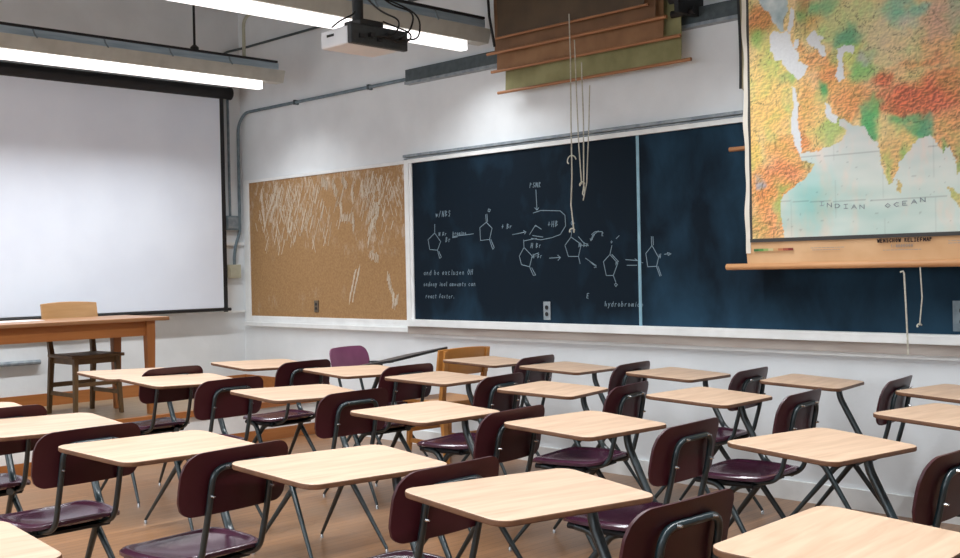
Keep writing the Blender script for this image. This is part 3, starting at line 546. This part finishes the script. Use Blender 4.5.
def write(bm, s, x, z, h, w, y, adv=.62, jit=.06, th=.0012, arc=None):
    for ch in s:
        if ch in F:
            for st in F[ch]:
                stroke(bm, [(x+(a+.25*b*(jit > 0)+rr.uniform(-jit, jit))*h*adv*.72, z+(b+rr.uniform(-jit, jit))*h) for a, b in st], w, y, th)
        x += h*adv*(.75 if ch in "il.' " else 1.0)
    return x
for s, x, z, h in TEXTS:
    bm = bmesh.new(); write(bm, s, x, z, h*.95, .0038, -.0142, .86); obj('chalk_writing', bm, M['chalk'], t)
# tray under both boards
t = thing('chalk_tray', 'white chalk ledge running under the blackboard', 'ledge', (0, 0, 0))
obj('ledge', bx(2.353, 9.2, -.07, 0, .912, .964), M['white_trim'], t, bevel=.003)

bm = bmesh.new(); box(bm, 2.34, 9.2, -.05, 0, .855, .912); obj('ledge_shade_strip', bm, M['tray_dark'], t)  # strip coloured as the shadow below the ledge
bm = bmesh.new(); box(bm, 2.34, 9.2, -.034, 0, .832, .855); obj('lower_trim', bm, M['white_trim'], t)
# outlets
def outlet(label, x, z, w, h, m, n=1, y=-.014, dark='black'):
    t = thing('wall_outlet', label, 'power outlet', (x, y, z))
    obj('cover_plate', bx(-w/2, w/2, -.008, 0, 0, h), m, t, bevel=.002)
    for k in range(n):
        for zz in (.32, .68):
            cx = (k-(n-1)/2)*.045
            obj('socket', tb([(cx, -.007, h*zz), (cx, -.011, h*zz)], h*.12, 12), M[dark], t)
outlet('silver outlet plate low on the blackboard', 3.75, .985, .062, .125, M['grey_trim'], y=-.0142)
outlet('wide grey outlet plate under the map at the right frame edge', 6.56, .98, .15, .155, M['conduit'], 2, y=-.0142)
outlet('dark outlet low on the corkboard', 1.13, 1.0, .06, .10, mottled('brown_plate', (92, 78, 62), (104, 88, 70), nscale=20), 1, y=-.0122)
# ------------------------------------------------------------------ long dark raceway and map bundle
t = thing('wall_raceway', 'long dark grey metal box running along the wall behind the rolled charts', 'raceway', (2.37, 0, 2.765))
obj('body', bx(0, 4.6, -.05, 0, .02, .115), M['conduit_dark'], t, bevel=.006); obj('lip', bx(0, 4.6, -.058, 0, 0, .02), M['grey_trim'], t)
def chart_thing(label, y, x0, x1, zb, zt, m, rodx, rr_=.011, lean=0.):
    t = thing('wall_chart', label, 'wall chart', (x0, y, zb), group='pull down charts')
    def f(u, v): return Vector(((x1-x0)*u+.004*sin(v*9), .006*sin(u*6+v*3)*(1-v*.5)-lean*v, (zt-zb)*v))
    obj('chart_sheet', sheet(bmesh.new(), f, 24, 10, lambda u, v: Vector((0, 1, 0)), .003), m, t, smooth=True)
    obj('bottom_rod', tb([(rodx[0]-x0, 0, 0), (rodx[1]-x0, 0, 0)], rr_, 10), M['rod'], t, smooth=True)
    obj('roller', tb([(-.03, -lean+.02, zt-zb+.02), (x1-x0+.03, -lean+.02, zt-zb+.02)], .025, 12), M['umber'], t, smooth=True)
    return t
chart_thing('olive wall chart, lowest of the pulled down charts above the blackboard', -.125, 3.50, 4.95, 2.56, 3.42, M['olive'], (3.43, 5.02))
chart_thing('orange brown wall chart, second lowest of the charts', -.175, 3.47, 4.86, 2.70, 3.45, M['tan'], (3.42, 4.98))
chart_thing('brown wall chart, third from the bottom of the bundle', -.225, 3.50, 4.84, 2.815, 3.48, M['brown'], (3.43, 4.92))
chart_thing('dark umber chart at the front of the bundle', -.28, 3.58, 4.80, 2.895, 3.52, M['umber'], (3.57, 4.83), .008)
bm = bmesh.new()
for k, (z, y) in enumerate([(2.84, -.14), (2.92, -.16), (3.0, -.2), (3.1, -.22)]): tube(bm, [(4.90, y, z), (5.06-.02*k, y, z)], .022, 10)
box(bm, 5.0, 5.03, -.26, 0, 2.82, 3.5)
tag(obj('chart_bracket', bm, M['black_soft']), 'dark bracket with roller ends at the right of the charts', 'bracket')
bm = bmesh.new(); tube(bm, [(3.50, -.30, 3.45), (3.53, -.30, 3.05), (3.565, -.29, 2.84)], .009, 6); box(bm, 3.49, 3.51, -.30, 0, 3.42, 3.45)
tag(obj('chart_bracket', bm, M['black_soft']), 'black bracket at the left end of the charts', 'bracket')
# ------------------------------------------------------------------ hanging cords
def cord(label, pts, r=.0045, loops=()):
    bm = tb(pts, r, 6)
    for (x, y, z, R, a) in loops:
        tube(bm, [(x+R*cos(i*pi/6*a), y-.004*i, z+R*1.2*sin(i*pi/6*a)) for i in range(12)], r, 6)
    return tag(obj('pull_cord', bm, M['cord'], smooth=True), label, 'cord')
def cy(pts, y): return [(a, y, b) for a, b in pts]
cord('longest chart cord, reaching down onto the chalk drawings', cy([(4.233, 2.94), (4.238, 2.649), (4.232, 2.272), (4.232, 1.924), (4.219, 1.736), (4.232, 1.627), (4.239, 1.56)], -.30), .0042, [(4.245, -.30, 2.02, .022, .8), (4.235, -.30, 1.575, .010, 1)])
cord('chart cord left of the knot', cy([(4.278, 2.769), (4.286, 2.454), (4.295, 2.139), (4.310, 1.918), (4.314, 1.86)], -.306), .0038)
cord('chart cord tied in a hanging knot', cy([(4.323, 2.624), (4.330, 2.261), (4.326, 2.011), (4.322, 1.86), (4.330, 1.81), (4.322, 1.785), (4.312, 1.80), (4.325, 1.86)], -.296), .0042, [(4.322, -.296, 1.862, .010, 1)])
cord('thin cord right of the chart knot', cy([(4.376, 2.473), (4.361, 2.195), (4.345, 1.979), (4.338, 1.87), (4.318, 1.80), (4.306, 1.76)], -.284), .0036)
cord('white cord hanging from the map rod past the chalk tray', [(6.315, -.24, 1.285), (6.33, -.24, 1.29), (6.335, -.24, 1.28), (6.34, -.235, 1.1), (6.345, -.23, .87)], .0045)
cord('shorter cord with a bead under the map rod', [(6.412, -.23, 1.31), (6.42, -.23, 1.16), (6.405, -.23, 1.02)], .0035, [(6.405, -.22, 1.02, .006, 1)])
# ------------------------------------------------------------------ the relief map
MY = -.22
MX0, MX1, MZ0, MZ1 = 5.468, 7.45, 1.478, 3.30
def inside(p, poly):
    x, z = p; c = False; j = len(poly)-1
    for i in range(len(poly)):
        xi, zi = poly[i]; xj, zj = poly[j]
        if (zi > z) != (zj > z) and x < (xj-xi)*(z-zi)/(zj-zi)+xi: c = not c
        j = i
    return c
def nz(x, z, s, o=0): return noise.noise(Vector((x*s+o, z*s+o*1.7, o*.31)))
bbs = {k: [(min(p[0] for p in q), max(p[0] for p in q), min(p[1] for p in q), max(p[1] for p in q), q) for q in v] for k, v in MAP.items()}
def hit(k, p):
    for a, b, c, d, q in bbs[k]:
        if a <= p[0] <= b and c <= p[1] <= d and inside(p, q): return True
    return False
BL = [(x, z, rx, rz, [v for v in c], w) for x, z, rx, rz, c, w in BLOBS]
def fbm(x, z, s0, o=0, n=4):
    v = 0.; a = 1.
    for k in range(n): v += a*nz(x, z, s0*2**k, o+k*3.1); a *= .55
    return v
def ink(x, z):
    wa, wb = nz(x, z, 34, 5)+.5*nz(x, z, 80, 6), nz(x, z, 34, 9)+.5*nz(x, z, 80, 10)
    p = (x+.009*wa, z+.009*wb); n2 = nz(x, z, 90, 3)
    if hit('white', p): return [226+8*n2, 228+8*n2, 230+8*n2]
    if hit('sea_grey', p):
        d = fbm(x, z, 14, 1); return [180+40*d, 198+30*d, 200+26*d]
    land = hit('land2', p)
    if hit('ocean', p) and not land:
        d = fbm(x*.5, z*1.5, 5, 2, 3); c = [196+24*d, 214+12*d, 206+12*d]
        west = max(0, 1-((x-5.83)/.16)**2-((z-1.72)/.22)**2); c = [c[0]-26*west, c[1]-3*west, c[2]-2*west]
        wm_ = max(0, min(1, (z-1.72)/.3)); c = [c[0]+22*wm_, c[1]+4*wm_, c[2]+8*wm_]
        pk = max(0, fbm(x*1.6, z*.7, 7, 11, 4)-.1); c = [c[0]+24*pk, c[1]-4*pk, c[2]-10*pk]
        g1 = abs(z-1.655-.05*(x-6.35)**2); g2 = abs(z-1.90-.03*(x-6.35)**2)
        if min(g1, g2) < .0028: c = [v*.86 for v in c]
        if abs((x+.02*z) % .26-.02) < .002: c = [v*.95 for v in c]
        if nz(x*1.0, z*3.0, 40, 77) > .62 : c = [v*.88 for v in c]
        return c
    if land: col = [196, 180, 110]
    else:
        q1, q2 = fbm(x, z, 11, 1), fbm(x, z, 11, 4)
        xx, zz = x+.035*q1, z+.035*q2
        sw = .10; col = [230*.10, 204*.10, 142*.10]
        for bx0, bz0, rx, rz, c, w in BL:
            dx = (xx-bx0)/rx; dz = (zz-bz0)/rz; q = dx*dx+dz*dz
            if q < 9: k = w*math.exp(-q*1.5); sw += k; col = [col[i]+c[i]*k for i in range(3)]
        col = [v/sw for v in col]
    col = [col[0]*.74+234*.26, col[1]*.74+208*.26, col[2]*.74+160*.26]
    rugged = max(0., min(1., (col[0]-col[1]-20)/70))
    # engraved relief: slope of a ridged height field, lit in the print from the upper left
    h0 = abs(fbm(x*1.0, z*1.7, 30, 40, 3)); h1 = abs(fbm((x+.005)*1.0, (z-.005)*1.7, 30, 40, 3))
    m = 1+(.35+.75*rugged)*max(-.22, min(.18, (h1-h0)*.75))+.05*n2
    rv = abs(nz(x*1.2, z, 9, 31)+.15*nz(x, z, 40, 2))
    if rv < .012: m *= .72
    rv2 = abs(nz(x, z*1.1, 5, 61)+.1*nz(x, z, 50, 3))
    if rv2 < .006: m *= .70
    sp = fbm(x, z, 9, 71, 3)
    col = [col[0]*m-16*max(0, sp)*2, col[1]*m+4*sp, col[2]*m-8*sp]
    return col
NXm, NZm = 330, 300
bm = bmesh.new(); lay = None
V = []; cols = []
for j in range(NZm+1):
    for i in range(NXm+1):
        x = MX0+(MX1-MX0)*i/NXm; z = MZ0+(MZ1-MZ0)*j/NZm
        V.append((x-5.3, MY+.006*sin(x*4)*((z-1.3)/2)+.22, z-1.32)); cols.append(lin([min(255, max(0, v)) for v in ink(x, z)]))
FC = [(j*(NXm+1)+i, j*(NXm+1)+i+1, (j+1)*(NXm+1)+i+1, (j+1)*(NXm+1)+i) for j in range(NZm) for i in range(NXm)]
bm.free(); me = bpy.data.meshes.new('map_print'); me.from_pydata(V, [], FC)
ca = me.color_attributes.new('ink', 'FLOAT_COLOR', 'POINT')
ca.data.foreach_set('color', [c for v in cols for c in v]); me.materials.append(M['map'])
wm = thing('relief_map', 'large colourful relief map hanging on a wooden rod at right', 'map', (5.3, MY, 1.32))
o = bpy.data.objects.new('map_print', me); COL.objects.link(o); o.parent = wm
def mb(x0, x1, z0, z1, y0=.001, y1=.004): return bx(x0-5.3, x1-5.3, y0, y1, z0-1.32, z1-1.32)
def wavy(x0, x1, z0, z1, amp, y=.002, th=.004, fr=11):
    def f(u, v):
        z = z0+(z1-z0)*v; return Vector((x0+(x1-x0)*u-5.3+(amp*sin(z*fr)+amp*.6*sin(z*fr*2.3+1))*(1-u), y, z-1.32))
    return sheet(bmesh.new(), f, 3, 60, lambda u, v: Vector((0, 1, 0)), th)
obj('map_cloth', wavy(5.425, 7.5, 1.33, 3.36, .004, y=.009), M['map_paper'], wm)
obj('side_margin', wavy(5.424, 5.452, 1.40, 3.32, .005, y=.004), M['map_edge'], wm)
obj('map_border', wavy(5.452, 5.468, 1.47, 3.32, .002, y=.002), M['ink_dark'], wm)
obj('map_border', mb(5.452, 7.46, 1.460, 1.480, -.001, .006), M['ink_dark'], wm)
rod = obj('bottom_rod', tb([(.0, .0, .006), (2.2, .0, .006)], .018, 12), mottled('pale_map_rod', (184, 130, 84), (204, 150, 102), scale=(.1, 1, 1), nscale=20, rough=.45), wm, smooth=True)
obj('roller', tb([(.05, .02, 2.06), (2.2, .02, 2.06)], .03, 12), M['umber'], wm, smooth=True)
bm = bmesh.new(); g = [(58, 110, 60), (90, 140, 70), (150, 170, 100), (200, 190, 140), (206, 160, 110), (190, 120, 80), (160, 80, 55), (130, 50, 40)]
for k, c in enumerate(g): obj('legend_swatch', mb(5.475+.03*k, 5.475+.03*(k+1), 1.410, 1.424, -.0012, .001), mat('legend_%d' % k, c, .7), wm)
def mwrite(s, x, z, h, w, adv=.8, m='ink_black', arc=0., sp=1.):
    bm = bmesh.new(); n = len(s)
    for i, ch in enumerate(s):
        if ch in F:
            for st in F[ch]: stroke(bm, [(x-5.3+(i*sp+a*.75)*h*adv, z-1.32+b*h+arc*((i/(n-1)-.55)**2)) for a, b in st], w, -.0012, .0012)
    obj('map_lettering', bm, M[m], wm)
for f in ('G', 'V', 'T'): pass
mwrite('WENSCHOW RELIEFMAP', 6.19, 1.438, .017, .0045, .93)
mwrite('1:8000000', 6.26, 1.412, .013, .003, 1.0, 'tray_dark')
mwrite('INDIAN  OCEAN', 5.87, 1.612, .021, .0032, 2.15, 'grey_trim', .10)
rr2 = random.Random(5)
bm = bmesh.new()
for (x0, x1, z) in [(5.82, 6.0, 1.420), (5.83, 5.98, 1.409), (6.22, 6.42, 1.398), (6.55, 6.62, 1.435), (6.55, 6.61, 1.424)]:
    x = x0
    while x < x1:
        l = rr2.uniform(.006, .02); stroke(bm, [(x-5.3, z-1.32), (x+l-5.3, z-1.32)], .003, -.0012); x += l+.006
obj('fine_print', bm, M['tray_dark'], wm)['kind'] = 'stuff'
# another map hanging just behind it
t = thing('rolled_map', 'khaki map with black edge mostly hidden behind the relief map', 'map', (5.245, -.13, 2.0))
def f2(u, v):
    z = 1.3*v; return Vector(((.108 if v > .27 else .155+.03*cos(v*11))+(2.0-.1)*u, 0, z))
obj('map_cloth', sheet(bmesh.new(), f2, 2, 40, lambda u, v: Vector((0, 1, 0)), .003), M['khaki'], t)
def f3(u, v): return Vector((.108+.008*u+.004*sin(v*8), -.004, .34+.96*v))
obj('black_edge', sheet(bmesh.new(), lambda u, v: Vector((.102+.014*u+.004*sin(v*8), -.006, .34+.96*v)), 1, 24, lambda u, v: Vector((0, 1, 0)), .009), M['black'], t)
obj('wall_hook', bx(.3, .33, .0, .12, 1.28, 1.30), M['black'], t); obj('wall_hook', bx(1.7, 1.73, .0, .12, 1.28, 1.30), M['black'], t)
obj('bottom_rod', tb([(.03, 0, 0), (2.05, 0, 0)], .014, 10), M['rod'], t, smooth=True)
# ------------------------------------------------------------------ hanging lights
LAMP, SPREAD = 12.5, 134.
def light(label, X, y1, y0=-7.2, group='hanging fluorescent lights'):
    t = thing('hanging_light', label, 'ceiling light', (X, y1, 2.84), group=group)
    L = y1-y0
    obj('lens', bx(-.032, .032, -L, 0, .010, .074), M['lens'], t)
    ld = bpy.data.lights.new('tube_lamp', 'AREA'); ld.shape = 'RECTANGLE'; ld.size = .08; ld.size_y = L-.04; ld.energy = LAMP*L; ld.spread = radians(SPREAD); ld.color = (.93, .97, 1.)
    lo = bpy.data.objects.new('tube_lamp', ld); COL.objects.link(lo); lo.parent = t; lo.location = (0, -L/2, .002)
    bm = bmesh.new(); pr = [(-.05, .075), (.05, .075), (.085, .17), (-.085, .17)]
    a = [bm.verts.new((x, -L-.1, z)) for x, z in pr]; b = [bm.verts.new((x, .19, z)) for x, z in pr]
    bm.faces.new(a[::-1]); bm.faces.new(b)
    for j in range(4): bm.faces.new((a[j], a[(j+1) % 4], b[(j+1) % 4], b[j]))
    obj('housing', bm, M['fixture'], t)
    obj('channel', bx(-.09, .09, -L-.1, .12, .171, .222), M['fixture_metal'], t)
    obj('top_plate', bx(-.11, .11, -L-.1, .10, .222, .238), M['black_soft'], t)
    y = -.35
    while y > -L:
        bm = bmesh.new(); tube(bm, [(.091, y, .225), (.093, y+.01, .19), (.087, y+.035, .165)], .006, 6); obj('clip', bm, M['conduit'], t, smooth=True); y -= .52
    for yy in (-.60, -3.2, -5.8):
        if yy > -L:
            obj('hanger_rod', tb([(0, yy, .26), (0, yy, RZ-2.84)], .010, 8), M['black'], t, smooth=True)
            obj('hanger_knuckle', tb([(0, yy, .23), (0, yy, .245), (0, yy, .275), (0, yy, .295)], [.02, .034, .034, .012], 12), M['black'], t, smooth=True)
    return t
light('glowing hanging light nearest the projection screen', 1.1, -.51)
light('glowing hanging light passing behind the projector', 3.3, -.32)
light('third hanging light from the screen, above the desk rows', 5.5, -.6)
light('fourth hanging light from the screen, farthest back in the room', 7.7, -.6)
tag(obj('conduit', tb(fillet([(1.1, -.66, 3.08), (1.1, -.66, 3.42), (1.1, -.50, 3.50), (1.1, -.0, 3.50)], .10), .014, 8), M['cream'], smooth=True), 'cream bent pipe rising from the first hanging light', 'pipe')
# ------------------------------------------------------------------ projector
t = thing('projector', 'white and dark projector hanging from a black ceiling pole', 'projector', (4.15, -1.905, 2.52), .0)
obj('body', bx(-.125, .10, -.185, .17, .0, .095), M['projector_white'], t, bevel=.01)
obj('rear_panel', bx(.10, .135, -.185, .20, .0, .105), M['projector_dark'], t, bevel=.006)
obj('top_cover', bx(-.02, .10, -.13, .19, .096, .115), M['projector_dark'], t, bevel=.005)
obj('lens', tb([(-.125, .05, .05), (-.15, .05, .05)], [.036, .04], 16), M['black'], t, smooth=True)
obj('side_grille', bx(-.07, -.01, -.187, -.184, .055, .068), M['black'], t)
for k, (y, z) in enumerate([(-.12, .04), (-.06, .05), (.0, .035), (.05, .06), (.10, .045), (.15, .06)]):
    obj('connector', bx(.135, .145+.015*(k % 2), y-.014, y+.014, z-.01, z+.012), M['black'], t)
obj('mount', bx(-.06, .08, -.08, .08, .116, .15), M['black'], t, bevel=.006)
obj('pole', tb([(.01, -.04, .15), (.01, -.04, RZ-2.5)], .022, 12), M['black_soft'], t, smooth=True)
obj('pole_collar', tb([(.01, -.04, .15), (.01, -.04, .26)], .03, 12), M['black'], t, smooth=True)
for pts in ([(.14, .10, .05), (.22, .14, .08), (.2, .20, .20), (.10, .12, .24), (.02, .0, .36)], [(.14, .15, .06), (.21, .21, .05), (.20, .24, .18), (.12, .16, .25), (.03, .05, .30), (.01, -.02, .40)],
            [(.14, -.02, .05), (.20, .05, .05), (.18, .12, .15), (.08, .06, .2), (.02, -.02, .3)], [(-.02, -.19, .10), (.06, -.2, .12), (.05, -.1, .17), (.01, -.06, .2)],
            [(.145, .04, .05), (.19, .12, .02), (.19, .18, .06), (.15, .2, .1), (.05, .1, .16)]):
    obj('cable', tb(fillet(pts, .1, 6), .005, 6), M['black'], t, smooth=True)
# ------------------------------------------------------------------ world, camera
w = bpy.data.worlds.new('sky'); SC.world = w; w.use_nodes = True
w.node_tree.nodes['Background'].inputs[0].default_value = (.82, .92, 1.0, 1); w.node_tree.nodes['Background'].inputs[1].default_value = 3.3
cd = bpy.data.cameras.new('camera'); co = bpy.data.objects.new('camera', cd); COL.objects.link(co); SC.camera = co
f_px, yaw, pitch, roll = 1095.7865, .7857563, -.0102368, -.0203267
cd.sensor_fit = 'HORIZONTAL'; cd.sensor_width = 36; cd.lens = 36*f_px/960; cd.clip_start = .05; cd.clip_end = 100
fw = Vector((-sin(yaw)*cos(pitch), cos(yaw)*cos(pitch), sin(pitch))); r = Vector((cos(yaw), sin(yaw), 0)); u = r.cross(fw)
r2 = r*cos(roll)+u*sin(roll); u2 = -r*sin(roll)+u*cos(roll)
mt = Matrix((r2, u2, -fw)).transposed().to_4x4(); mt.translation = Vector((8.714938, -5.620721, 1.35)); co.matrix_world = mt
SC.view_settings.view_transform = 'Standard'; SC.view_settings.look = 'None'; SC.view_settings.exposure = .30; SC.view_settings.gamma = 1.; SC.view_settings.use_curve_mapping = False
